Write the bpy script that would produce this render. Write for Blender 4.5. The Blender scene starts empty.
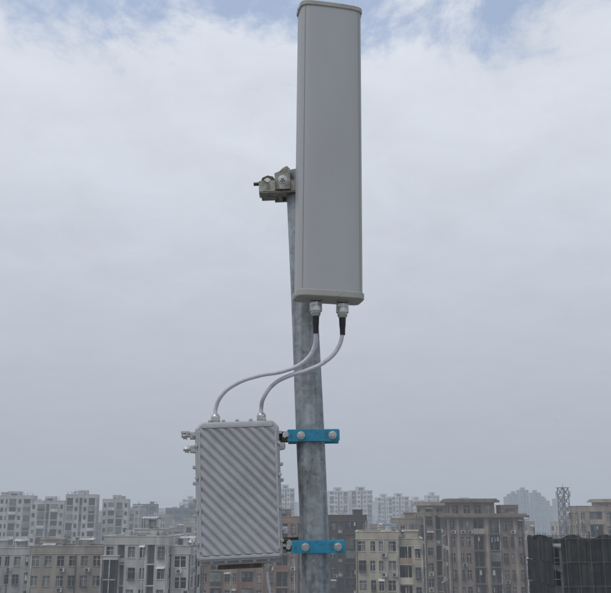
import bpy, bmesh, math, random
from mathutils import Vector, Matrix
R=math.radians
ZC=35.0   # eye height above the street (standing on a roof at 33.4 m)
scene=bpy.context.scene
scene.view_settings.view_transform='Standard'
scene.view_settings.look='None'
scene.view_settings.exposure=0

# ------------------------------------------------------------------ materials
def new_mat(name):
    m=bpy.data.materials.new(name); m.use_nodes=True
    nt=m.node_tree; b=nt.nodes['Principled BSDF']
    return m,nt,b
def node(nt,t,**k):
    n=nt.nodes.new(t)
    for a,v in k.items(): setattr(n,a,v)
    return n
def simple(name,col,rough=.5,metal=0.,var=.12,scale=30,bump=0.,bscale=200,dirt=None,dscale=8,dlo=.5,dhi=.7,stretch=(1,1,1)):
    m,nt,b=new_mat(name)
    tc=node(nt,'ShaderNodeTexCoord'); mp=node(nt,'ShaderNodeMapping')
    mp.inputs['Scale'].default_value=stretch
    nt.links.new(tc.outputs['Object'],mp.inputs[0])
    n=node(nt,'ShaderNodeTexNoise'); n.inputs['Scale'].default_value=scale; n.inputs['Detail'].default_value=6
    nt.links.new(mp.outputs[0],n.inputs['Vector'])
    mr=node(nt,'ShaderNodeMapRange'); mr.inputs[1].default_value=.3; mr.inputs[2].default_value=.7
    mr.inputs[3].default_value=1-var; mr.inputs[4].default_value=1+var
    nt.links.new(n.outputs[0],mr.inputs[0])
    mx=node(nt,'ShaderNodeVectorMath',operation='SCALE'); mx.inputs[0].default_value=col[:3]
    nt.links.new(mr.outputs[0],mx.inputs['Scale'])
    out=mx.outputs[0]
    if dirt:
        n2=node(nt,'ShaderNodeTexNoise'); n2.inputs['Scale'].default_value=dscale; n2.inputs['Detail'].default_value=8; n2.inputs['Roughness'].default_value=.65
        nt.links.new(mp.outputs[0],n2.inputs['Vector'])
        m2=node(nt,'ShaderNodeMapRange'); m2.inputs[1].default_value=dlo; m2.inputs[2].default_value=dhi
        nt.links.new(n2.outputs[0],m2.inputs[0])
        mm=node(nt,'ShaderNodeMix',data_type='RGBA'); nt.links.new(m2.outputs[0],mm.inputs[0])
        nt.links.new(out,mm.inputs[6]); mm.inputs[7].default_value=(*dirt,1); out=mm.outputs[2]
    nt.links.new(out,b.inputs['Base Color'])
    mr3=node(nt,'ShaderNodeMapRange'); mr3.inputs[3].default_value=max(0,rough-.1); mr3.inputs[4].default_value=min(1,rough+.1)
    nt.links.new(n.outputs[0],mr3.inputs[0]); nt.links.new(mr3.outputs[0],b.inputs['Roughness'])
    b.inputs['Metallic'].default_value=metal
    if bump>0:
        nb=node(nt,'ShaderNodeTexNoise'); nb.inputs['Scale'].default_value=bscale; nb.inputs['Detail'].default_value=3
        nt.links.new(mp.outputs[0],nb.inputs['Vector'])
        bp=node(nt,'ShaderNodeBump'); bp.inputs['Strength'].default_value=bump; bp.inputs['Distance'].default_value=.002
        nt.links.new(nb.outputs[0],bp.inputs['Height']); nt.links.new(bp.outputs[0],b.inputs['Normal'])
    return m
def galv():
    m,nt,b=new_mat('galvanised_steel')
    tc=node(nt,'ShaderNodeTexCoord')
    vo=node(nt,'ShaderNodeTexVoronoi'); vo.inputs['Scale'].default_value=95
    nz=node(nt,'ShaderNodeTexNoise'); nz.inputs['Scale'].default_value=38; nz.inputs['Detail'].default_value=9; nz.inputs['Roughness'].default_value=.7
    mp=node(nt,'ShaderNodeMapping'); mp.inputs['Scale'].default_value=(60,60,4)
    st=node(nt,'ShaderNodeTexNoise'); st.inputs['Scale'].default_value=1.; st.inputs['Detail'].default_value=7
    big=node(nt,'ShaderNodeTexNoise'); big.inputs['Scale'].default_value=11; big.inputs['Detail'].default_value=5
    L=nt.links.new
    L(tc.outputs['Object'],vo.inputs['Vector']);L(tc.outputs['Object'],nz.inputs['Vector']);L(tc.outputs['Object'],mp.inputs[0]);L(mp.outputs[0],st.inputs['Vector']);L(tc.outputs['Object'],big.inputs['Vector'])
    sep=node(nt,'ShaderNodeSeparateColor'); L(vo.outputs['Color'],sep.inputs[0])
    def mad(src,k,add):
        a=node(nt,'ShaderNodeMath',operation='MULTIPLY_ADD'); L(src,a.inputs[0]); a.inputs[1].default_value=k
        if isinstance(add,float): a.inputs[2].default_value=add
        else: L(add,a.inputs[2])
        return a.outputs[0]
    e=mad(sep.outputs[0],.16,0.0); e=mad(nz.outputs[0],.65,e); e=mad(st.outputs[0],.8,e); e=mad(big.outputs[0],.5,e)
    cr=node(nt,'ShaderNodeValToRGB')
    sh=mad(e,1.2,-.77); L(sh,cr.inputs[0])
    el=cr.color_ramp.elements
    el[0].position=.18; el[0].color=(.13,.145,.155,1); el[1].position=.85; el[1].color=(.44,.475,.49,1)
    x=el.new(.5); x.color=(.27,.298,.313,1)
    L(cr.outputs[0],b.inputs['Base Color'])
    b.inputs['Metallic'].default_value=.35; b.inputs['Roughness'].default_value=.55
    bp=node(nt,'ShaderNodeBump'); bp.inputs['Strength'].default_value=.4; bp.inputs['Distance'].default_value=.001
    L(e,bp.inputs['Height']); L(bp.outputs[0],b.inputs['Normal'])
    return m
M_galv=galv()
M_radome=simple('radome_grey_plastic',(.41,.42,.425),.5,0,.03,12,.05,600,dirt=(.37,.375,.375),dscale=3,dlo=.45,dhi=.85,stretch=(2.5,2.5,1))
M_cap=simple('cap_aged_plastic',(.37,.37,.33),.5,0,.08,40,dirt=(.22,.21,.17),dscale=30,dlo=.55,dhi=.75)
M_alu=simple('cast_aluminium_paint',(.44,.445,.46),.45,.2,.06,40,.2,500,dirt=(.35,.357,.37),dscale=14,dlo=.5,dhi=.8)
M_zinc=simple('zinc_plated_steel',(.33,.32,.28),.38,.85,.25,60,.1,300,dirt=(.13,.12,.09),dscale=45,dlo=.45,dhi=.65)
M_dkst=simple('dark_steel',(.10,.09,.075),.5,.6,.25,60,dirt=(.2,.17,.12),dscale=60,dlo=.55,dhi=.7)
M_steel=simple('stainless_steel',(.55,.55,.53),.3,.9,.1,80)
M_blue=simple('blue_painted_steel',(.022,.235,.37),.42,0,.14,50,.1,300,dirt=(.03,.11,.16),dscale=60,dlo=.52,dhi=.72)
M_black=simple('black_heat_shrink',(.012,.012,.014),.5,0,.2,60)
M_cable=simple('white_cable_jacket',(.60,.60,.66),.45,0,.06,60,dirt=(.42,.42,.46),dscale=60,dlo=.55,dhi=.75)
M_concrete=simple('roof_concrete',(.28,.27,.25),.9,0,.15,2,.3,30,dirt=(.16,.155,.14),dscale=.8)

# ------------------------------------------------------------------ mesh helpers
def finish(name,bm,mat,parent=None,loc=(0,0,0),rot=(0,0,0),bevel=0,smooth=True,ang=35):
    me=bpy.data.meshes.new(name); 
    bmesh.ops.recalc_face_normals(bm,faces=bm.faces[:])
    bm.to_mesh(me); bm.free()
    if smooth:
        for p in me.polygons: p.use_smooth=True
        me.set_sharp_from_angle(angle=R(ang))
    if mat: me.materials.append(mat)
    o=bpy.data.objects.new(name,me); scene.collection.objects.link(o)
    o.location=loc; o.rotation_euler=rot
    if parent: o.parent=parent
    if bevel:
        b=o.modifiers.new('bevel','BEVEL'); b.width=bevel; b.segments=3; b.limit_method='ANGLE'; b.angle_limit=R(35)
        b.harden_normals=True
    return o
def empty(name,loc=(0,0,0),rot=(0,0,0),parent=None):
    e=bpy.data.objects.new(name,None); scene.collection.objects.link(e); e.location=loc; e.rotation_euler=rot
    e.empty_display_size=.1
    if parent: e.parent=parent
    return e
def box(name,size,loc,mat,parent=None,bevel=.0015,rot=(0,0,0)):
    bm=bmesh.new(); bmesh.ops.create_cube(bm,size=1); bmesh.ops.scale(bm,vec=size,verts=bm.verts)
    return finish(name,bm,mat,parent,loc,rot,bevel)
AX={'x':(0,R(90),0),'y':(R(90),0,0),'z':(0,0,0)}
def cyl(name,r,h,loc,axis,mat,parent=None,segs=24,bevel=0,r2=None):
    bm=bmesh.new(); bmesh.ops.create_cone(bm,cap_ends=True,segments=segs,radius1=r,radius2=r if r2 is None else r2,depth=h)
    rot=AX[axis] if isinstance(axis,str) else axis
    return finish(name,bm,mat,parent,loc,rot,bevel)
def lathe(name,prof,loc,rot,mat,parent=None,segs=24):
    bm=bmesh.new(); rings=[]
    for r,z in prof:
        rings.append([bm.verts.new((r*math.cos(2*math.pi*i/segs),r*math.sin(2*math.pi*i/segs),z)) for i in range(segs)])
    for a,b in zip(rings,rings[1:]):
        for i in range(segs): bm.faces.new((a[i],a[(i+1)%segs],b[(i+1)%segs],b[i]))
    bm.faces.new(rings[0][::-1]); bm.faces.new(rings[-1])
    return finish(name,bm,mat,parent,loc,rot)
def prism(name,pts,y0,y1,mat,parent,loc=(0,0,0),rot=(0,0,0),bevel=0,plane='xz'):
    bm=bmesh.new()
    f=(lambda p,t:(p[0],t,p[1])) if plane=='xz' else (lambda p,t:(p[0],p[1],t))
    A=[bm.verts.new(f(p,y0)) for p in pts]; B=[bm.verts.new(f(p,y1)) for p in pts]
    bm.faces.new(A); bm.faces.new(B[::-1]); n=len(pts)
    for i in range(n): bm.faces.new((A[i],B[i],B[(i+1)%n],A[(i+1)%n]))
    return finish(name,bm,mat,parent,loc,rot,bevel)
def tube(name,pts,r,mat,parent=None,res=12):
    cu=bpy.data.curves.new(name,'CURVE'); cu.dimensions='3D'; cu.bevel_depth=r; cu.bevel_resolution=5; cu.resolution_u=res; cu.use_fill_caps=True
    s=cu.splines.new('BEZIER'); s.bezier_points.add(len(pts)-1)
    for i,p in enumerate(pts):
        q=s.bezier_points[i]; q.co=p; q.handle_left_type=q.handle_right_type='AUTO'
    tmp=bpy.data.objects.new(name+'_c',cu); scene.collection.objects.link(tmp)
    dg=bpy.context.evaluated_depsgraph_get()
    me=bpy.data.meshes.new_from_object(tmp.evaluated_get(dg)); me.name=name
    bpy.data.objects.remove(tmp)
    for p in me.polygons: p.use_smooth=True
    me.materials.clear(); me.materials.append(mat)
    o=bpy.data.objects.new(name,me); scene.collection.objects.link(o)
    if parent: o.parent=parent
    return o

# ------------------------------------------------------------------ pole
LEAN=-.0426
site=Vector((0,0,ZC))
def pole_x(z): return -.0141+(.775-z)*.0426
bm=bmesh.new()
segs=48; rr=.0333; ztop=.848; zbot=-1.6
def ring(z,r): return [bm.verts.new((pole_x(z)+r*math.cos(2*math.pi*i/segs),2.05+r*math.sin(2*math.pi*i/segs),z)) for i in range(segs)]
zs=[zbot+(ztop-.001-zbot)*i/60 for i in range(61)]
rs=[ring(z,rr+.0006*math.sin(z*9)) for z in zs]+[ring(ztop,rr-.002)]
for a,b in zip(rs,rs[1:]):
    for i in range(segs): bm.faces.new((a[i],a[(i+1)%segs],b[(i+1)%segs],b[i]))
bm.faces.new(rs[-1])
# base flange
for z0,z1,r in ((zbot,zbot+.012,.12),(zbot+.012,zbot+.03,.045)):
    a=ring(z0,r); b=ring(z1,r)
    for i in range(segs): bm.faces.new((a[i],a[(i+1)%segs],b[(i+1)%segs],b[i]))
    bm.faces.new(b)
finish('steel_pole',bm,M_galv,None,(0,0,ZC))

# ------------------------------------------------------------------ sector antenna
ant=empty('sector_antenna',(.058,1.952,ZC+.872),(0,R(.57),R(12)))
H=.7745
half=[(.0,.034-.071),(.03,-.0365),(.055,-.035),(.066,-.033),(.0735,-.029),(.0775,-.022),(.0785,-.010),(.0785,.022),(.074,.030),(.066,.033)]
prof=[(x,y) for x,y in half]+[(-x,y) for x,y in half[::-1][:-1]]
prof=prof  # closed outline
prism('radome',prof,-H/2+.012,H/2-.012,M_radome,ant,plane='xy')
capp=[(x*1.045,y*1.07) for x,y in prof]
prism('top_cap',capp,H/2-.014,H/2,M_cap,ant,plane='xy',bevel=.003)
prism('bottom_cap',capp,-H/2,-H/2+.017,M_cap,ant,plane='xy',bevel=.003)
for s in(-1,1):
    box('radome_edge_seam',(.0012,.0012,H-.03),(s*.0705,-.0318,0),M_cap,ant,0)
    for zz in(H/2-.007,-H/2+.008):
        cyl('cap_screw',.0035,.003,(s*.083,0,zz),'x',M_steel,ant,12)
def nconn(x,y,par):
    z=-H/2
    lathe('connector_flange',[(.014,0),(.014,-.004),(.0095,-.005)],(x,y,z),(0,0,0),M_steel,par)
    cyl('hex_nut',.0155,.010,(x,y,z-.011),'z',M_steel,par,6,.001)
    lathe('coupling_ring',[(.0135,-.014),(.0142,-.016),(.0142,-.028),(.012,-.030),(.0115,-.036),(.0085,-.040)],(x,y,z),(0,0,0),M_steel,par)
    for i in range(18):
        a=i*math.pi/9
        box('knurl',(.0012,.0016,.011),(x+.0143*math.cos(a),y+.0143*math.sin(a),z-.022),M_steel,par,0,(0,0,a))
nconn(-.0305,.000,ant); nconn(.034,0,ant)
# antenna mounting brackets behind
def bracket(zw,full):
    br=empty('antenna_mounting_bracket',(pole_x(zw),2.05,ZC+zw),(0,LEAN,0))
    if not full:   # plain lower stand-off, tucked behind the radome
        box('stand_off',(.05,.022,.028),(.040,-.050,-.004),M_zinc,br,rot=(0,0,R(12)))
        box('jaw_plate',(.006,.055,.030),(.036,-.005,-.002),M_zinc,br)
        box('channel_web',(.060,.004,.028),(.014,-.0365,-.004),M_zinc,br)
        cyl('clamp_bolt',.004,.10,(.046,0,-.002),'y',M_steel,br,12)
        box('rear_saddle',(.070,.005,.028),(.018,.0365,-.004),M_zinc,br)
        return br
    # channel arm that runs behind the radome and out to the left of the pole
    box('channel_web',(.155,.004,.030),(-.025,-.042,-.006),M_zinc,br)
    box('channel_lip_low',(.155,.034,.004),(-.025,-.0255,-.022),M_zinc,br)
    box('jaw_plate',(.006,.075,.034),(-.047,0,-.002),M_zinc,br)
    box('jaw_plate_right',(.006,.075,.034),(.040,0,-.002),M_zinc,br)
    box('rear_saddle',(.120,.006,.034),(-.005,.040,-.002),M_zinc,br)
    # serrated clamp ears on the left
    pts=[(-.098,-.016),(-.060,-.016),(-.060,.012),(-.066,.024),(-.080,.028),(-.094,.022),(-.098,.010)]
    prism('clamp_ear',pts,-.032,-.026,M_dkst,br,bevel=.001)
    prism('clamp_ear_rear',pts,.020,.026,M_dkst,br,bevel=.001)
    box('ear_bridge',(.038,.052,.005),(-.079,-.003,-.018),M_zinc,br)
    cyl('ear_bolt',.005,.085,(-.080,-.004,.008),'y',M_steel,br,16)
    cyl('ear_nut',.0095,.008,(-.080,-.038,.008),'y',M_steel,br,6,.0008)
    cyl('pivot_bolt',.0045,.060,(-.086,-.03,.006),'x',M_dkst,br,16)
    # upright shiny tilt plate
    pts=[(-.062,-.018),(-.022,-.018),(-.022,.036),(-.030,.044),(-.040,.040),(-.050,.030),(-.062,.026)]
    prism('tilt_plate',pts,-.050,-.045,M_zinc,br,bevel=.001)
    box('tilt_plate_flange',(.034,.028,.004),(-.040,-.036,.032),M_zinc,br,rot=(0,R(-20),0))
    cyl('tilt_bolt',.0085,.007,(-.042,-.053,.008),'y',M_steel,br,6,.0008)
    cyl('tilt_shaft',.004,.11,(-.042,-.01,.008),'y',M_steel,br,12)
    cyl('washer',.011,.002,(-.042,-.0505,.008),'y',M_steel,br,20)
    cyl('clamp_bolt',.004,.12,(.052,0,-.002),'y',M_steel,br,12)
    for yy in(-.05,.048): cyl('clamp_nut',.008,.007,(.052,yy,-.002),'y',M_steel,br,6)
    # link to the back of the radome
    box('antenna_link',(.05,.022,.028),(.055,-.054,-.004),M_zinc,br,rot=(0,0,R(12)))
    return br
bracket(.805,1); bracket(.60,0)

# ------------------------------------------------------------------ outdoor radio unit
rad=empty('outdoor_radio_unit',(-.1563,2.03,ZC+.050),(0,LEAN,R(6)))
hw,hh=.0985,.157
def outl(hw,hh,c,ct): return [(-hw,-hh+c),(-hw+c,-hh),(hw-c,-hh),(hw,-hh+c),(hw,hh-ct),(hw-ct,hh),(-hw+ct,hh),(-hw,hh-ct)]
prism('rear_housing',outl(hw-.004,hh-.006,.008,.012),.0,.045,M_alu,rad,bevel=.004)
prism('seal_flange',outl(hw,hh,.008,.014),-.010,.0005,M_alu,rad,bevel=.002)
prism('gasket',outl(hw-.003,hh-.003,.008,.014),-.0125,-.0095,M_black,rad)
prism('front_cover',outl(hw-.001,hh-.001,.008,.015),-.034,-.012,M_alu,rad,bevel=.006)
# raised border frame of the front cover
for nm,sz,lc in(('frame_top',(.166,.005,.008),(0,-.0355,hh-.012)),('frame_bottom',(.178,.005,.007),(0,-.0355,-hh+.010)),('frame_left',(.006,.005,.270),(-hw+.010,-.0355,0)),('frame_right',(.006,.005,.270),(hw-.010,-.0355,0))):
    box(nm,sz,lc,M_alu,rad,.0015)
# diagonal cooling ribs
bm=bmesh.new(); ang=R(-46); t=Vector((math.cos(ang),0,math.sin(ang))); nrm=Vector((-math.sin(ang),0,math.cos(ang)))
pitch=.0170
for k in range(-12,13):
    c=nrm*(k*pitch)
    sec=[(-.0080,-.0335),(-.0048,-.0378),(-.001,-.0392),(.0032,-.0385),(.0080,-.0335)]
    n5=len(sec)
    A=[bm.verts.new(c+nrm*a+Vector((0,b,0))-t*.4) for a,b in sec]; B=[bm.verts.new(c+nrm*a+Vector((0,b,0))+t*.4) for a,b in sec]
    bm.faces.new(A); bm.faces.new(B[::-1])
    for i in range(n5): bm.faces.new((A[i],B[i],B[(i+1)%n5],A[(i+1)%n5]))
for co,no in(((.086,0,0),(1,0,0)),((-.086,0,0),(-1,0,0)),((0,0,.140),(0,0,1)),((0,0,-.142),(0,0,-1))):
    bmesh.ops.bisect_plane(bm,geom=bm.verts[:]+bm.edges[:]+bm.faces[:],plane_co=co,plane_no=no,clear_outer=True)
    be=[e for e in bm.edges if e.is_boundary]
    bmesh.ops.holes_fill(bm,edges=be,sides=8)
finish('diagonal_cooling_ribs',bm,M_alu,rad,bevel=.0006)
# side fins / lugs and cover screws
for i in range(8):
    z=-.128+i*.0365
    for s in(-1,1):
        box('side_lug',(.010,.030,.007),(s*(hw+.001),-.016,z),M_alu,rad,.0015)
        if i%2==0:
            cyl('cover_screw',.0042,.006,(s*(hw-.003),-.036,z+.012),'y',M_steel,rad,12,.0008)
for i in range(5):
    box('top_lug',(.008,.030,.008),(-.064+i*.032,-.016,hh),M_alu,rad,.0015)
    box('bottom_lug',(.008,.026,.006),(-.064+i*.032,-.016,-hh),M_alu,rad,.0015)
box('bottom_shelf',(.186,.040,.010),(.002,.012,-hh-.003),M_alu,rad,.003)
box('model_plate_strip',(.10,.0016,.010),(.0,-.0,-hh-.013),M_dkst,rad,.0004)
# hinge and latch bolts on both sides
def sidebolt(s,z,len_,par):
    cyl('latch_bolt',.0042,len_,(s*(hw+len_/2-.003),-.020,z),'x',M_steel,par,14)
    cyl('latch_nut',.0085,.007,(s*(hw+len_-.010),-.020,z),'x',M_steel,par,6,.0008)
    cyl('latch_washer',.0095,.002,(s*(hw+len_-.015),-.020,z),'x',M_steel,par,20)
    box('latch_ear',(.014,.020,.017),(s*(hw+.005),-.018,z),M_alu,par,.003)
sidebolt(-1,.127,.034,rad); sidebolt(-1,.096,.030,rad); sidebolt(1,.096,.016,rad); sidebolt(-1,-.112,.020,rad);sidebolt(1,-.095,.016,rad)
box('latch_hook',(.020,.010,.006),(-hw-.022,-.024,.135),M_steel,rad,.001)
# arms that tie the unit to the pole clamps
for z in(.120,-.125):
    box('mount_arm',(.055,.006,.026),(hw+.012,.020,z),M_dkst,rad,.001)
    box('mount_block',(.018,.036,.020),(hw+.009,.004,z),M_dkst,rad,.002)
    cyl('mount_bolt',.004,.030,(hw+.014,-.020,z+.002),'y',M_steel,rad,12)
    cyl('mount_nut',.0075,.006,(hw+.014,-.030,z+.002),'y',M_steel,rad,6)
# cable glands on the top
def gland(x,y,z,par,down=False):
    rot=(math.pi,0,0) if down else (0,0,0)
    lathe('gland_body',[(.0125,0),(.0125,.004),(.010,.005),(.010,.007)],(x,y,z),rot,M_steel,par)
    s=-1 if down else 1
    cyl('gland_hex',.0125,.006,(x,y,z+s*.009),'z',M_steel,par,6,.0006)
    lathe('gland_dome',[(.011,.012),(.0112,.016),(.009,.021),(.0065,.023)],(x,y,z),rot,M_steel,par)
gx1,gx2=-.0500,.0585
gland(gx1,.0,hh-.002,rad); gland(gx2,.0,hh-.002,rad)
gland(.062,.01,-hh-.004,rad,True); 
lathe('vent_plug',[(.009,0),(.009,.006),(.006,.008)],(-.05,.01,-hh-.004),(math.pi,0,0),M_steel,rad)

# drain / earthing wire below the unit
bpy.context.view_layer.update()
g1=rad.matrix_world@Vector((gx1,0,hh+.021)); g2=rad.matrix_world@Vector((gx2,0,hh+.021)); g3=rad.matrix_world@Vector((.062,.01,-hh-.024))
c1=ant.matrix_world@Vector((-.0305,0,-H/2-.038)); c2=ant.matrix_world@Vector((.034,0,-H/2-.038))
def cab(c,g,mid):
    e=empty('coaxial_cable')
    dn=Vector((0,0,-1))
    P=[c+dn*.0,c+dn*.018,c+dn*.036]+[Vector((x,y,z+ZC)) for x,y,z in mid]+[g+Vector((0,0,.012)),g-Vector((0,0,.004))]
    tube('jacket',P,.0050,M_cable,e)
    lathe('heat_shrink_boot',[(.0078,0),(.0082,-.003),(.0075,-.020),(.0064,-.030),(.0062,-.043)],c,(0,0,0),M_black,e)
    return e
cab(c1,g1,[(.0199,1.958,.3723),(-.004,1.965,.3405),(-.0505,1.975,.3209),(-.1121,1.99,.3115),(-.1646,2.0,.294),(-.198,2.01,.269)])
cab(c2,g2,[(.0764,1.965,.3737),(.0481,1.968,.3434),(.0059,1.97,.3225),(-.0388,1.98,.310),(-.0769,2.0,.2916),(-.0983,2.01,.2643)])
e=empty('earthing_wire')
tube('wire',[g3+Vector((0,0,.01)),g3+Vector((0.002,0,-.02)),g3+Vector((.008,.01,-.06)),g3+Vector((.012,.02,-.3)),Vector((.0,2.08,ZC-1.2)),Vector((.07,2.10,ZC-1.55))],.0032,M_cable,e)

# ------------------------------------------------------------------ blue pole clamps
def clamp(z,dx):
    px=pole_x(z); e=empty('blue_pole_clamp',(px,2.05,ZC+z),(0,R(-.6),0))
    pts=[(-.054+dx,-.0125),(-.0525+dx,-.014),(.066+dx,-.014),(.0685+dx,-.011),(.0685+dx,.011),(.066+dx,.014),(-.0525+dx,.014),(-.054+dx,.0125)]
    prism('front_plate',pts,-.040,-.0345,M_blue,e,bevel=.0008)
    box('front_plate_lip',(.118,.014,.003),(.0075+dx,-.0285,.0125),M_blue,e,.0008)
    box('front_plate_lip_low',(.118,.014,.003),(.0075+dx,-.0285,-.0125),M_blue,e,.0008)
    box('rear_plate',(.122,.005,.028),(.0075+dx,.0375,0),M_blue,e,.001)
    for x in(-.034,.052):
        cyl('clamp_bolt',.0042,.108,(x+dx*.5,0 if abs(x)>.04 else -.0,0),'y',M_steel,e,14) if x>0 else None
        cyl('bolt_washer',.0095,.0018,(x+dx*.5+(.012 if x<0 else 0),-.0412,0),'y',M_steel,e,20)
        cyl('bolt_nut',.0078,.007,(x+dx*.5+(.012 if x<0 else 0),-.0455,0),'y',M_steel,e,6,.0008)
        cyl('bolt_tip',.0042,.006,(x+dx*.5+(.012 if x<0 else 0),-.0515,0),'y',M_steel,e,12)
    box('side_lug',(.018,.050,.020),(-.058+dx,-.012,0),M_dkst,e,.0015)
    cyl('lug_bolt',.006,.008,(-.060+dx,-.040,0),'y',M_steel,e,6,.0006)
clamp(.1745,0.0); clamp(-.0765,-.001)

# ------------------------------------------------------------------ city
HAZE_GLOW=(.36,.40,.46)  # haze colour that the city materials emit
def haze_share(y): return 1-math.exp(-max(0,y-30)/860.)  # share of painted haze, growing with distance
_mc={}
def hazed_mat(kind,col,f):
    key=(kind,tuple(round(c,3) for c in col),round(f,2))
    if key in _mc: return _mc[key]
    m,nt,b=new_mat(kind)
    L=nt.links.new
    tc=node(nt,'ShaderNodeTexCoord')
    k=1-f  # base colour dims as the painted haze takes over
    if kind in('facade_paint','facade_accent','roof_screed','trim','foliage'):
        mp=node(nt,'ShaderNodeMapping'); mp.inputs['Scale'].default_value=(.9,.9,.12)
        st=node(nt,'ShaderNodeTexNoise'); st.inputs['Scale'].default_value=1.; st.inputs['Detail'].default_value=6
        L(tc.outputs['Object'],mp.inputs[0]); L(mp.outputs[0],st.inputs['Vector'])
        n=node(nt,'ShaderNodeTexNoise'); n.inputs['Scale'].default_value=.35; n.inputs['Detail'].default_value=8
        L(tc.outputs['Object'],n.inputs['Vector'])
        ad=node(nt,'ShaderNodeMath',operation='ADD'); L(st.outputs[0],ad.inputs[0]); L(n.outputs[0],ad.inputs[1])
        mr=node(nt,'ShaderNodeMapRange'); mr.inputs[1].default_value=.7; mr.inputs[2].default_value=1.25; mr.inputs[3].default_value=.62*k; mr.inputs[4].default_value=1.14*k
        L(ad.outputs[0],mr.inputs[0])
        sc=node(nt,'ShaderNodeVectorMath',operation='SCALE'); sc.inputs[0].default_value=col; L(mr.outputs[0],sc.inputs['Scale'])
        L(sc.outputs[0],b.inputs['Base Color']); b.inputs['Roughness'].default_value=.85
    else:
        n=node(nt,'ShaderNodeTexNoise'); n.inputs['Scale'].default_value=.6
        L(tc.outputs['Object'],n.inputs['Vector'])
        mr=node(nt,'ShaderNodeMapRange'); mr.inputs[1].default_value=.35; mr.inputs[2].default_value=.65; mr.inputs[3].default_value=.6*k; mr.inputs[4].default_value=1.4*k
        L(n.outputs[0],mr.inputs[0])
        sc=node(nt,'ShaderNodeVectorMath',operation='SCALE'); sc.inputs[0].default_value=col; L(mr.outputs[0],sc.inputs['Scale'])
        L(sc.outputs[0],b.inputs['Base Color']); b.inputs['Roughness'].default_value=.25 if kind=='window_glass' else .7
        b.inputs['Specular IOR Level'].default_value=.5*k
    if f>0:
        b.inputs['Emission Color'].default_value=(*HAZE_GLOW,1); b.inputs['Emission Strength'].default_value=f  # aerial haze painted on: the surface itself glows in the haze colour
    _mc[key]=m; return m

class MB:
    def __init__(s): s.v=[];s.f=[];s.m=[]
    def q(s,a,b,c,d,mi):
        i=len(s.v); s.v+= [a,b,c,d]; s.f.append((i,i+1,i+2,i+3)); s.m.append(mi)
    def hexa(s,p,mi):  # p: 4 bottom CCW, 4 top CCW
        i=len(s.v); s.v+=p
        for f in((0,3,2,1),(4,5,6,7),(0,1,5,4),(1,2,6,5),(2,3,7,6),(3,0,4,7)):
            s.f.append(tuple(i+k for k in f)); s.m.append(mi)
    def box(s,x0,x1,y0,y1,z0,z1,mi):
        s.hexa([(x0,y0,z0),(x1,y0,z0),(x1,y1,z0),(x0,y1,z0),(x0,y0,z1),(x1,y0,z1),(x1,y1,z1),(x0,y1,z1)],mi)
    def beam(s,a,b,w,mi):
        a=Vector(a);b=Vector(b);d=(b-a).normalized()
        u=d.cross(Vector((0,0,1))) 
        if u.length<.01: u=Vector((1,0,0))
        u.normalize(); v=d.cross(u)
        u*=w/2; v*=w/2
        s.hexa([tuple(a-u-v),tuple(a+u-v),tuple(a+u+v),tuple(a-u+v),tuple(b-u-v),tuple(b+u-v),tuple(b+u+v),tuple(b-u+v)],mi)
    def cyl(s,x,y,z0,z1,r,mi,n=10):
        i=len(s.v)
        for z in(z0,z1):
            for k in range(n): s.v.append((x+r*math.cos(k*2*math.pi/n),y+r*math.sin(k*2*math.pi/n),z))
        for k in range(n): s.f.append((i+k,i+(k+1)%n,i+n+(k+1)%n,i+n+k)); s.m.append(mi)
        s.f.append(tuple(i+n+k for k in range(n))); s.m.append(mi)
    def obj(s,name,mats,loc,yaw,parent=None):
        me=bpy.data.meshes.new(name); me.from_pydata(s.v,[],s.f); 
        for m in mats: me.materials.append(m)
        me.polygons.foreach_set('material_index',s.m); me.update()
        o=bpy.data.objects.new(name,me); scene.collection.objects.link(o); o.location=loc; o.rotation_euler=(0,0,yaw)
        return o
WD={'w':1.,'W':1.5,'n':.65,'s':.45,'S':1.2,'t':.35,'b':1.7,'d':.7}
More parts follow.
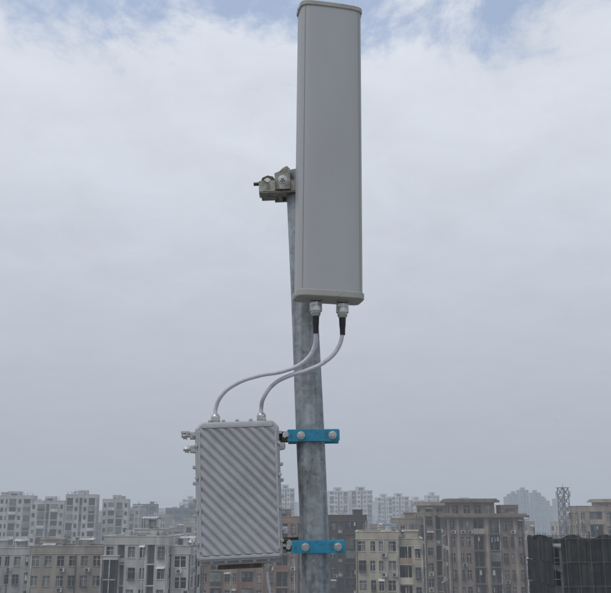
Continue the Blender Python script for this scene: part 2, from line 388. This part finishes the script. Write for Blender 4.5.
def facade(mb,p0,p1,z0,z1,fh,pat,rng,det=2):
    p0=Vector(p0);p1=Vector(p1);Lh=(p1-p0).length;u=(p1-p0)/Lh;n=Vector((u.y,-u.x))
    def P(s,o,z): return (p0.x+u.x*s+n.x*o,p0.y+u.y*s+n.y*o,z)
    def Q(s0,s1,za,zb,o,mi): mb.q(P(s0,o,za),P(s1,o,za),P(s1,o,zb),P(s0,o,zb),mi)
    def B(s0,s1,o0,o1,za,zb,mi): mb.hexa([P(s0,o1,za),P(s1,o1,za),P(s1,o0,za),P(s0,o0,za),P(s0,o1,zb),P(s1,o1,zb),P(s1,o0,zb),P(s0,o0,zb)],mi)
    tot=sum(WD[c] for c in pat); nf=max(1,int((z1-z0)/fh)); zl=z1-nf*fh
    if zl>z0+.01: Q(0,Lh,z0,zl,0,0)
    for i in range(nf):
        zb=z1-(i+1)*fh; zt=zb+fh; s=0
        for c in pat:
            bw=WD[c]/tot*Lh; a0=s; a1=s+bw; s=a1
            if c in'sS': Q(a0,a1,zb,zt,0,0); continue
            if c=='t': Q(a0,a1,zb,zt,0,7); continue
            if c=='b': l,r,c0,c1,dp=a0+.12*bw,a1-.12*bw,zb+.05,zt-.35,1.2
            elif c=='d': l,r,c0,c1,dp=a0+.08*bw,a1-.08*bw,zb+.02,zt-.12,1.0
            elif c=='W': l,r,c0,c1,dp=a0+.12*bw,a1-.12*bw,zb+.75,zt-.45,.22
            else:
                jl=rng.uniform(-.05,.05)*bw
                l,r,c0,c1,dp=a0+.22*bw+jl,a1-.22*bw+jl,zb+.9,zt-.55,.22
            Q(a0,l,zb,zt,0,0);Q(r,a1,zb,zt,0,0);Q(l,r,zb,c0,0,0);Q(l,r,c1,zt,0,0)
            # reveals
            mb.q(P(l,0,c0),P(l,-dp,c0),P(l,-dp,c1),P(l,0,c1),0); mb.q(P(r,-dp,c0),P(r,0,c0),P(r,0,c1),P(r,-dp,c1),0)
            mb.q(P(l,0,c0),P(r,0,c0),P(r,-dp,c0),P(l,-dp,c0),1); mb.q(P(l,-dp,c1),P(r,-dp,c1),P(r,0,c1),P(l,0,c1),0)
            g=2 if rng.random()<.72 else 3
            Q(l,r,c0,c1,-dp,g)
            if det>=1 and c=='b':
                B(l-.1,r+.1,-.02,.75,zb-.07,zb+.05,1)
                if rng.random()<.5: B(l-.1,r+.1,.65,.75,zb+.05,zb+1.0,7 if rng.random()<.6 else 1)
                else:
                    B(l-.1,r+.1,.69,.74,zb+.95,zb+1.02,5)
                    m=int((r-l)/.4)
                    for k in range(m+1): B(l-.1+(r-l+.15)*k/m,l-.1+(r-l+.15)*k/m+.05,.69,.73,zb+.05,zb+.95,5)
                if rng.random()<.25: B(l,r,.55,.62,zb+1.0,c1,3)
                elif det>=2:   # washing on the line, door frame
                    q=l+.2
                    while q<r-.5:
                        if rng.random()<.5: B(q,q+rng.uniform(.25,.45),.30,.33,c1-rng.uniform(.8,1.2),c1-.15,rng.choice([8,6,5,7]))
                        q+=.55
                    B((l+r)/2-.04,(l+r)/2+.04,-dp,-dp+.06,c0,c1,6)
            if det>=2 and c=='d' and rng.random()<.5:
                B(l+.1,min(r-.05,l+.95),-.7,-.35,c0+.2,c0+.8,6)
            if det>=2 and c in'wWn':
                # part-drawn curtain behind the pane
                if rng.random()<.4:
                    cw=rng.uniform(.25,.55)*(r-l); q0=l if rng.random()<.5 else r-cw
                    Q(q0,q0+cw,c0,c1,-dp+.01,3)
                mdl=(l+r)/2
                B(mdl-.035,mdl+.035,-dp+.015,-dp+.06,c0,c1,6); B(l,r,-dp+.015,-dp+.05,c1-.55,c1-.49,6)
                B(l-.1,r+.1,-.02,.1,c0-.1,c0-.003,1)
                x=rng.random()
                if x<.30:  # air-conditioner
                    q=rng.uniform(l,r-.3); B(q,q+.85,.0+.003,.38,c0-.85,c0-.25,6); B(q+.1,q+.6,.38,.39,c0-.78,c0-.32,5)
                elif x<.48: # window cage
                    for k in range(7):
                        q=l+(r-l)*k/6; B(q-.02,q+.02,.42,.46,c0-.05,c1+.05,5)
                    for zz in(c0-.05,(c0+c1)/2,c1+.03): B(l-.02,r+.02,.42,.47,zz,zz+.05,5)
                    B(l-.03,r+.03,.003,.46,c0-.1,c0-.05,5)
                elif x<.60: # awning
                    mb.q(P(l-.1,.01,c1+.25),P(r+.1,.01,c1+.25),P(r+.1,.7,c1-.05),P(l-.1,.7,c1-.05),6)
    if det>=2 and z1-z0>8:   # rainwater pipes
        for fr in(.03,rng.uniform(.3,.7),.97):
            B(Lh*fr-.06,Lh*fr+.06,.004,.13,z0,z1-.3,6 if rng.random()<.5 else 5)
def building(name,x,y,yaw,wall,vols,accent=None,trim=None,fh=3.,det=2,seed=1,roofcol=(.22,.21,.20),glass=(.03,.034,.038),f=None):
    rng=random.Random(seed); f=haze_share(y) if f is None else f
    mb=MB()
    for v in vols:
        dx,dy,w,d,z0,z1,pf,ps=v[:8]; opt=v[8] if len(v)>8 else ''
        x0,x1,y0,y1=dx-w/2,dx+w/2,dy-d/2,dy+d/2
        for a,b,p in(((x0,y0),(x1,y0),pf),((x1,y0),(x1,y1),ps),((x1,y1),(x0,y1),pf),((x0,y1),(x0,y0),ps)):
            facade(mb,a,b,z0,z1,fh,p,rng,det)
        mb.q((x0,y0,z1),(x1,y0,z1),(x1,y1,z1),(x0,y1,z1),4)
        # parapet + coping
        ph=.9 if 'p' not in opt else .25
        if 'e' in opt:   # heavy overhanging eave slab
            mb.box(x0-.9,x1+.9,y0-.9,y1+.9,z1+.02,z1+.45,1); top=z1+.45; 
            mb.box(x0-.5,x1+.5,y0-.5,y1+.5,z1+.45,z1+.75,0)
        else:
            tk=.2
            mb.box(x0-.03,x1+.03,y0-.03,y0+tk,z1-.05,z1+ph,0);mb.box(x0-.03,x1+.03,y1-tk,y1+.03,z1-.05,z1+ph,0)
            mb.box(x0-.03,x0+tk,y0+tk,y1-tk,z1-.05,z1+ph,0);mb.box(x1-tk,x1+.03,y0+tk,y1-tk,z1-.05,z1+ph,0)
            if det>=1:
                mb.box(x0-.12,x1+.12,y0-.12,y0+tk+.06,z1+ph+.002,z1+ph+.12,1); mb.box(x0-.12,x1+.12,y1-tk-.06,y1+.12,z1+ph+.002,z1+ph+.12,1)
                mb.box(x0-.12,x0+tk+.06,y0+tk+.06,y1-tk-.06,z1+ph+.002,z1+ph+.12,1); mb.box(x1-tk-.06,x1+.12,y0+tk+.06,y1-tk-.06,z1+ph+.002,z1+ph+.12,1)
                mb.box(x0-.10,x1+.10,y0-.10,y0+.0,z1-.25,z1-.10,1)
        if 'r' in opt:
            for k in range(rng.randint(4,7)):
                qx=rng.uniform(x0+1.2,x1-1.2); qy=rng.uniform(y0+1.2,y1-1.2); t=rng.random()
                if t<.35:
                    mb.cyl(qx,qy,z1,z1+.5,.12,5); mb.cyl(qx,qy,z1+.5,z1+1.7,.6,6)
                elif t<.5:
                    mb.box(qx-1,qx+1,qy-1,qy+1,z1,z1+2.0,0); mb.box(qx-1.2,qx+1.2,qy-1.2,qy+1.2,z1+2.0,z1+2.2,1)
                elif t<.72:   # drying frame / shelter
                    for ax in(-1,1):
                        for ay in(-.7,.7): mb.beam((qx+ax,qy+ay,z1),(qx+ax,qy+ay,z1+1.9),.08,5)
                    mb.q((qx-1.2,qy-.9,z1+1.9),(qx+1.2,qy-.9,z1+1.9),(qx+1.2,qy+.9,z1+2.15),(qx-1.2,qy+.9,z1+2.15),8 if rng.random()<.4 else 6)
                else:
                    mb.cyl(qx,qy,z1,z1+rng.uniform(2,3.2),.05,5,6)
                    for zz in(1.6,1.9): mb.box(qx-.5,qx+.5,qy-.03,qy+.03,z1+zz,z1+zz+.05,5)
    acc=accent or tuple(c*.75 for c in wall); tr=trim or tuple(min(.75,c*1.25) for c in wall)
    mats=[hazed_mat('facade_paint',wall,f),hazed_mat('trim',tr,f),hazed_mat('window_glass',glass,f),hazed_mat('window_glass',(.16,.17,.17),f),hazed_mat('roof_screed',roofcol,f),hazed_mat('metal_rail',(.05,.05,.05),f),hazed_mat('white_unit',(.45,.45,.43),f),hazed_mat('facade_accent',acc,f),hazed_mat('coloured_sheet',(.08,.15,.25),f)]
    return mb.obj(name,mats,(x,y,0),yaw)

# A white block with dark recesses (left centre)
building('apartment_building',-23.2,136,R(-4),(.47,.46,.43),[
  (-1.4,0,9.6,11,0,30.6,'wdwndw','wnwn','r'),(4.9,.6,3.0,9,0,29.2,'w','wnw','r'),
  (-.6,.5,4.2,5,30.6,32.2,'wn','w','pr'),(-5.0,-5.7,2.2,1.2,0,28.5,'d','s','p')],seed=3,accent=(.16,.15,.14))
# B lower beige block
building('apartment_building',-38.2,146,R(3),(.31,.275,.24),[(0,0,11.6,10,0,28.8,'wwwwww','wnw','r'),(-3.5,1,3.4,4,28.8,30.4,'w','w','p')],seed=5,accent=(.3,.2,.15))
building('apartment_building',-52.5,160,R(6),(.40,.39,.37),[(0,0,12,10,0,28.0,'bwnwb','wnw','r')],seed=6)
# C long grey-white complex (far left)
for k,(cx,cy,w,z,pt,sd) in enumerate([(-131,345,17,38.5,'bwbswb',11),(-112.5,338,15,40.2,'bwnbwb',12),(-97,333,12,38.2,'wbdbw',13),(-84,330,11,40.4,'bwdwb',14),(-72.5,336,9.5,38.8,'wbbw',15),(-151,352,18,41,'bwbswb',16),(-173,362,18,39,'bwbswb',17)]):
    building('residential_block',cx,cy,R(8),(.48,.47,.45),[(0,0,w,13,0,z,pt,'wdw','r'),(0,1,w*.3,6,z,z+2.2,'w','w','p')],seed=sd,accent=(.30,.29,.28),det=1,glass=(.02,.02,.025))
for k,(cx,cy,w,z,sd) in enumerate([(-104,400,12,33,21),(-83,410,14,36,22),(-70,420,9,33,23),(-118,400,9,35,24)]):
    building('residential_block',cx,cy,R(-5),(.34,.33,.33),[(0,0,w,12,0,z,'wbwbw','wdw','r')],seed=sd,det=1)
# D dull blue-grey blocks
for cx,cy,w,z,sd in[(-82,450,12,38,31),(-68,470,13,36.2,32),(-56,455,9,38.6,33),(-44,480,14,36.5,34),(-28,470,10,39.5,35)]:
    building('office_block',cx,cy,R(5),(.11,.12,.145),[(0,0,w,12,0,z,'WWW','WW','r')],seed=sd,det=1)
# E brown block behind the radio unit
building('apartment_building',-10.6,176,R(-2),(.255,.185,.14),[(0,0,18.6,12,0,33.2,'wbwntbwtwbw','wnw','r'),(5,1,5,6,33.2,35.2,'ww','w','p')],seed=41,accent=(.22,.11,.075))
# F dark brown block right of pole
building('apartment_building',9.0,196,R(2),(.05,.037,.03),[(0,0,8.4,10,0,33.4,'wdbw','wnw','r')],seed=42,accent=(.05,.03,.025),trim=(.09,.075,.065),glass=(.02,.02,.02))
# G cream block
building('apartment_building',13.8,147,R(-5),(.43,.39,.31),[(-1.9,0,6.8,10,0,31.0,'wnnw','wnw','r'),(3.4,.7,4.0,9,0,29.9,'bw','wnw','r'),(-.2,1.0,3.0,4,31.0,32.4,'n','w','p')],seed=43,accent=(.33,.24,.17))
# H beige tower
building('apartment_building',24.0,184,R(4),(.31,.265,.21),[(-2.7,1,5.0,10,0,32.8,'wbn','wnw','r'),(2.6,0,5.6,11,0,34.6,'wdw','wnw','p'),(2.4,.5,4.6,7,34.6,36.3,'ww','w','e')],seed=44,accent=(.24,.17,.13))
# I tan block with heavy eaves
building('apartment_building',34.6,173,R(-3),(.235,.18,.148),[(0,0,14.2,12,0,34.0,'wtnwbtbwntw','wnwnw','e'),(-2.2,.5,8.6,8,34.75,36.8,'wwww','ww','e'),(5.2,.5,3.4,5,34.75,36.0,'n','n','p')],seed=45,accent=(.36,.30,.25),trim=(.18,.15,.13))
# J low pale block + others behind
building('apartment_building',48.2,198,R(5),(.50,.50,.49),[(0,0,7.6,9,0,23.2,'wwn','wnw','r')],seed=46)
building('apartment_building',60,262,R(0),(.40,.37,.33),[(0,0,9,9,0,27.5,'wbw','wnw','r')],seed=47)
building('apartment_building',72,300,R(8),(.30,.27,.24),[(0,0,9,9,0,31,'wbw','wnw','r')],seed=48)
# N beige behind the netted block
building('apartment_building',71.5,206,R(-6),(.33,.27,.215),[(0,0,17,11,0,35.4,'wbwtwbw','wnw','r'),(0,0,7,5,35.4,37.2,'ww','w','e')],seed=49,accent=(.24,.16,.12))
# fillers seen between the near blocks
rng=random.Random(77)
for k in range(26):
    cx=-170+k*14+rng.uniform(-4,4); cy=rng.uniform(250,320)
    if cx<-62: cy+=150
    col=rng.choice([(.4,.37,.33),(.3,.25,.2),(.45,.44,.42),(.22,.2,.19)])
    building('apartment_building',cx,cy,R(rng.uniform(-12,12)),col,[(0,0,rng.uniform(9,14),11,0,rng.uniform(22,31.5),rng.choice(['wbwbw','wwnww','bwwb']),'wnw','r')],seed=100+k,det=1)
# pale towers on the skyline
for cx,cy,w,z,sd in[(-14,600,12,50.5,61),(-27,640,12,46,62),(1,620,10,46,67),(22,600,13,48.6,63),(38,605,15,49.2,64),(57,640,11,45,65),(70,660,14,46,66),(88,700,12,44,68),(104,720,10,48,69),(120,740,13,43,76),(-70,700,14,43,77),(-95,720,12,45,78),(-50,690,12,42,79)]:
    building('apartment_tower',cx,cy,R(6),(.58,.57,.55),[(0,0,w,12,0,z,'bwdwb','wdw','p'),(0,0,w*.4,5,z,z+2.5,'w','w','p')],seed=sd,det=1)
for cx,cy,w,z,sd in[(207,890,7,50,70),(214,900,8,53,71),(225,905,9,57,72),(239,910,8,54.5,73),(249,930,7,51,74),(262,960,8,47,75),(275,950,10,49,76)]:
    building('apartment_tower',cx,cy,R(6),(.13,.19,.26),[(0,0,w,12,0,z,'wdw','wdw','p'),(0,0,w*.4,5,z,z+2.5,'w','w','p')],seed=sd,det=0)
for k in range(170):
    cy=rng.uniform(760,2300); cx=rng.uniform(-.62,.62)*cy
    z=rng.uniform(28,37)+ (cy/905.)*rng.choice([3,5,7,9,14])*rng.random()
    if cx<-.15*cy: z=min(z,36+cy/300)
    g=rng.uniform(.08,.4)
    building('distant_tower',cx,cy,R(rng.uniform(-20,20)),(g*.95,g*.98,g),[(0,0,rng.uniform(12,26),14,0,z,rng.choice(['wdw','bwb','WW']),'WW','p')],seed=200+k,det=0,fh=3.3)

# M building under construction wrapped in dark netting
f=haze_share(120); mb=MB(); rng=random.Random(5)
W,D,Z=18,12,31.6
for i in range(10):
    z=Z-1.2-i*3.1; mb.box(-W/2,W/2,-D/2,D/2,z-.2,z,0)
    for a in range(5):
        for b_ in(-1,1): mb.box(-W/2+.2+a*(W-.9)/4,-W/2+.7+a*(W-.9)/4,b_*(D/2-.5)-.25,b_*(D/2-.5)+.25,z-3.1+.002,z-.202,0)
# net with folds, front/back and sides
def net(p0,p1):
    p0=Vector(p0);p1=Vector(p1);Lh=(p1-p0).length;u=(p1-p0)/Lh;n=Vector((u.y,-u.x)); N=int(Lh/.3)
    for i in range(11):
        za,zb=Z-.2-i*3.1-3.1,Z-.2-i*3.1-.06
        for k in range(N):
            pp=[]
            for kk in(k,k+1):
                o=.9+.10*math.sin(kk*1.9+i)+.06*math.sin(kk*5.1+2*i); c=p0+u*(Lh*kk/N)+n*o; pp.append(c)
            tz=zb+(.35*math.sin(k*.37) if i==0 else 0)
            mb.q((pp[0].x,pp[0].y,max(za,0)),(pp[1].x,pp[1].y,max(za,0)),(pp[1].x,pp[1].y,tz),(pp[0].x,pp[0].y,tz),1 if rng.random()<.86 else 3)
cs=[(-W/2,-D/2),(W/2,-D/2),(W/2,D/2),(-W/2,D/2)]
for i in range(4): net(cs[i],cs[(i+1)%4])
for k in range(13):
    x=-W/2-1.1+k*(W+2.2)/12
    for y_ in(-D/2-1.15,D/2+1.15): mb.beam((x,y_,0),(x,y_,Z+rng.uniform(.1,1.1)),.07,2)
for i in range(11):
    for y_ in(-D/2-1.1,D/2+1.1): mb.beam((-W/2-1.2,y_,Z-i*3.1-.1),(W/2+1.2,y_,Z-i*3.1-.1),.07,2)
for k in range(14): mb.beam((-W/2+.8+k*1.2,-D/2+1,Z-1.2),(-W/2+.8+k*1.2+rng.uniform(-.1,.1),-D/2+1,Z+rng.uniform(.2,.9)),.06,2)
mb.obj('building_under_construction',[hazed_mat('facade_paint',(.2,.19,.18),f),hazed_mat('safety_net',(.022,.026,.026),f*.5),hazed_mat('metal_rail',(.06,.055,.05),f),hazed_mat('safety_net',(.04,.045,.042),f*.5)],(43.6,128,0),R(2))

# L lattice mast
mb=MB(); hb,ht,ZT=1.9,1.25,43.2
def corner(t,i):
    w=hb+(ht-hb)*t; return ((-w,w,w,-w)[i],(-w,-w,w,w)[i],ZT*t)
NS=15
for i in range(4): mb.beam(corner(0,i),corner(1,i),.28,0)
for s in range(NS):
    t0,t1=s/NS,(s+1)/NS
    for i in range(4):
        j=(i+1)%4
        mb.beam(corner(t1,i),corner(t1,j),.16,0); mb.beam(corner(t0,i),corner(t1,j),.14,0); mb.beam(corner(t0,j),corner(t1,i),.14,0)
mb.box(-1.7,1.7,-1.7,1.7,ZT-3,ZT-2.85,0); mb.box(-1.7,1.7,-1.7,1.7,ZT,ZT+.15,0)
for i in range(4):
    c=corner(.93,i); mb.box(c[0]*1.25-.2,c[0]*1.25+.2,c[1]*1.25-.2,c[1]*1.25+.2,c[2],c[2]+2,1)
mb.beam((0,0,ZT),(0,0,ZT+1.5),.1,0)
mb.obj('lattice_mast',[hazed_mat('metal_rail',(.10,.10,.11),haze_share(300)),hazed_mat('white_unit',(.5,.5,.5),haze_share(300))],(90,305,0),R(20))

# ground, street
def sheet(name,x0,x1,y0,y1,z,mat):
    bm=bmesh.new(); vs=[bm.verts.new(p) for p in((x0,y0,z),(x1,y0,z),(x1,y1,z),(x0,y1,z))]; bm.faces.new(vs)
    return finish(name,bm,mat,smooth=False)
sheet('ground',-4000,4000,-4000,6000,0,simple('ground_city',(.12,.12,.11),.95,0,.3,.02,dirt=(.05,.07,.04),dscale=.01,dlo=.45,dhi=.6))
asph=simple('asphalt',(.05,.05,.05),.9,0,.15,1); paint=simple('road_paint',(.6,.6,.58),.7,0,.1,3)
sheet('road',-600,600,60,74,.004,asph)
mb=MB()
for k in range(-60,60): mb.q((k*8,66.93,.008),(k*8+4,66.93,.008),(k*8+4,67.07,.008),(k*8,67.07,.008),0)
mb.obj('road_markings',[paint],(0,0,0),0)
mb=MB(); mb.box(-600,600,56,60,0,.13,0); mb.box(-600,600,74,78,0,.13,0); mb.obj('pavement',[M_concrete],(0,0,0),0)
# host building under the camera
building('host_building',0,-1.5,0,(.4,.39,.37),[(0,0,15,12.5,0,33.4,'wWwWw','wWw','p')],seed=9,f=0,roofcol=(.26,.255,.24))

# trees
def tree(x,y,h,seed):
    rng=random.Random(seed); mb=MB(); f=haze_share(y)
    mb.beam((0,0,0),(.1,.1,h*.5),h*.035,0)
    cl=[]
    for k in range(14):
        a=rng.uniform(0,6.28); r=rng.uniform(.1,.33)*h; z=h*rng.uniform(.5,.9)
        c=Vector((r*math.cos(a),r*math.sin(a),z)); cl.append((c,h*rng.uniform(.09,.16)))
        mb.beam((.1,.1,h*.42),tuple(c),h*.012,0)
    for c,r in cl:
        m=1 if rng.random()<.5 else 2
        for q in range(130):
            d=Vector((rng.gauss(0,1),rng.gauss(0,1),rng.gauss(0,.8))).normalized()*r*rng.uniform(.5,1.15)
            p=c+d; s=rng.uniform(.12,.3); a=Vector((rng.gauss(0,1),rng.gauss(0,1),rng.gauss(0,1))).normalized(); b_=a.orthogonal().normalized()
            mb.q(tuple(p-a*s-b_*s*.6),tuple(p+a*s-b_*s*.6),tuple(p+a*s+b_*s*.6),tuple(p-a*s+b_*s*.6),m)
    mb.obj('broadleaf_tree',[hazed_mat('trim',(.08,.06,.04),f),hazed_mat('foliage',(.05,.085,.03),f),hazed_mat('foliage',(.09,.12,.05),f)],(x,y,0),0)
for i,(x,y,h) in enumerate([(51,226,21),(56,232,22),(47,224,19),(95,340,14),(103,350,15),(-48,230,14),(0,230,13),(30,240,13),(-70,250,14)]): tree(x,y,h,i)

# ------------------------------------------------------------------ sky, sun
w=bpy.data.worlds.new('World'); scene.world=w; w.use_nodes=True; nt=w.node_tree; L=nt.links.new
bg=nt.nodes['Background']; bg.inputs[1].default_value=.1
SE,SA=R(55),R(-140)
sky=node(nt,'ShaderNodeTexSky'); sky.sky_type='NISHITA'; sky.sun_disc=False; sky.sun_elevation=SE; sky.sun_rotation=SA; sky.air_density=1.; sky.dust_density=1
tc=node(nt,'ShaderNodeTexCoord'); sp=node(nt,'ShaderNodeSeparateXYZ'); L(tc.outputs['Generated'],sp.inputs[0])
zc=node(nt,'ShaderNodeMath',operation='MAXIMUM'); L(sp.outputs[2],zc.inputs[0]); zc.inputs[1].default_value=0
za=node(nt,'ShaderNodeMath',operation='ADD'); L(zc.outputs[0],za.inputs[0]); za.inputs[1].default_value=.22
dx=node(nt,'ShaderNodeMath',operation='DIVIDE'); L(sp.outputs[0],dx.inputs[0]); L(za.outputs[0],dx.inputs[1])
dy=node(nt,'ShaderNodeMath',operation='DIVIDE'); L(sp.outputs[1],dy.inputs[0]); L(za.outputs[0],dy.inputs[1])
cb=node(nt,'ShaderNodeCombineXYZ'); L(dx.outputs[0],cb.inputs[0]); L(dy.outputs[0],cb.inputs[1])
def wn(scale,detail,rough,dist,off):
    mp=node(nt,'ShaderNodeMapping'); mp.inputs['Location'].default_value=off; L(cb.outputs[0],mp.inputs[0])
    n=node(nt,'ShaderNodeTexNoise'); n.inputs['Scale'].default_value=scale; n.inputs['Detail'].default_value=detail; n.inputs['Roughness'].default_value=rough; n.inputs['Distortion'].default_value=dist
    L(mp.outputs[0],n.inputs['Vector']); return n
def mrange(src,a,b,c,d,smooth=True):
    m=node(nt,'ShaderNodeMapRange'); m.interpolation_type='SMOOTHSTEP' if smooth else 'LINEAR'
    for i,v in enumerate((a,b,c,d)): m.inputs[i+1].default_value=v
    L(src,m.inputs[0]); return m.outputs[0]
n1=wn(5.2,8,.62,.3,(3.1,1.7,0)); n2=wn(5.,8,.6,.3,(7,2,0))
# cloud cover: solid low down, breaking up only higher in the sky
thr=mrange(sp.outputs[2],.40,.56,.28,.0)
ad=node(nt,'ShaderNodeMath',operation='ADD'); L(n1.outputs[0],ad.inputs[0]); L(thr,ad.inputs[1])
cov=mrange(ad.outputs[0],.40,.60,.35,1)
cr=node(nt,'ShaderNodeValToRGB'); L(zc.outputs[0],cr.inputs[0]); el=cr.color_ramp.elements
cols=[(0,(.40,.445,.51)),(.10,(.45,.49,.56)),(.25,(.545,.585,.665)),(.40,(.65,.69,.765)),(.56,(.71,.75,.825)),(1,(.70,.74,.81))]
el[0].position=0; el[0].color=(*cols[0][1],1); el[1].position=1; el[1].color=(*cols[-1][1],1)
for p,c in cols[1:-1]:
    e_=el.new(p); e_.color=(*c,1)
amp=mrange(zc.outputs[0],.05,.45,.018,.075)
b2=node(nt,'ShaderNodeMath',operation='SUBTRACT'); L(n2.outputs[0],b2.inputs[0]); b2.inputs[1].default_value=.5
b3=node(nt,'ShaderNodeMath',operation='MULTIPLY'); L(b2.outputs[0],b3.inputs[0]); L(amp,b3.inputs[1])
b4=node(nt,'ShaderNodeMath',operation='MULTIPLY_ADD'); L(b3.outputs[0],b4.inputs[0]); b4.inputs[1].default_value=40.; b4.inputs[2].default_value=10.
sc=node(nt,'ShaderNodeVectorMath',operation='SCALE'); L(cr.outputs[0],sc.inputs[0]); L(b4.outputs[0],sc.inputs['Scale'])
sb=node(nt,'ShaderNodeVectorMath',operation='SCALE'); L(sky.outputs[0],sb.inputs[0]); sb.inputs['Scale'].default_value=1.9
mx=node(nt,'ShaderNodeMix',data_type='RGBA'); L(cov,mx.inputs[0]); L(sb.outputs[0],mx.inputs[6]); L(sc.outputs[0],mx.inputs[7])
L(mx.outputs[2],bg.inputs[0])
sl=bpy.data.lights.new('sun','SUN'); sl.energy=.75; sl.angle=R(18); sl.color=(1,.95,.88)
so=bpy.data.objects.new('sun',sl); scene.collection.objects.link(so)
so.rotation_euler=Vector((math.cos(SE)*math.sin(SA),math.cos(SE)*math.cos(SA),math.sin(SE))).to_track_quat('Z','Y').to_euler(); so.location=(0,0,60)

cam=bpy.data.cameras.new('camera'); cam.lens=50.1; cam.sensor_width=36; cam.clip_start=.05; cam.clip_end=9000
co=bpy.data.objects.new('camera',cam); scene.collection.objects.link(co); co.location=(0,0,ZC); co.rotation_euler=(R(90+14.23),0,0)
scene.camera=co
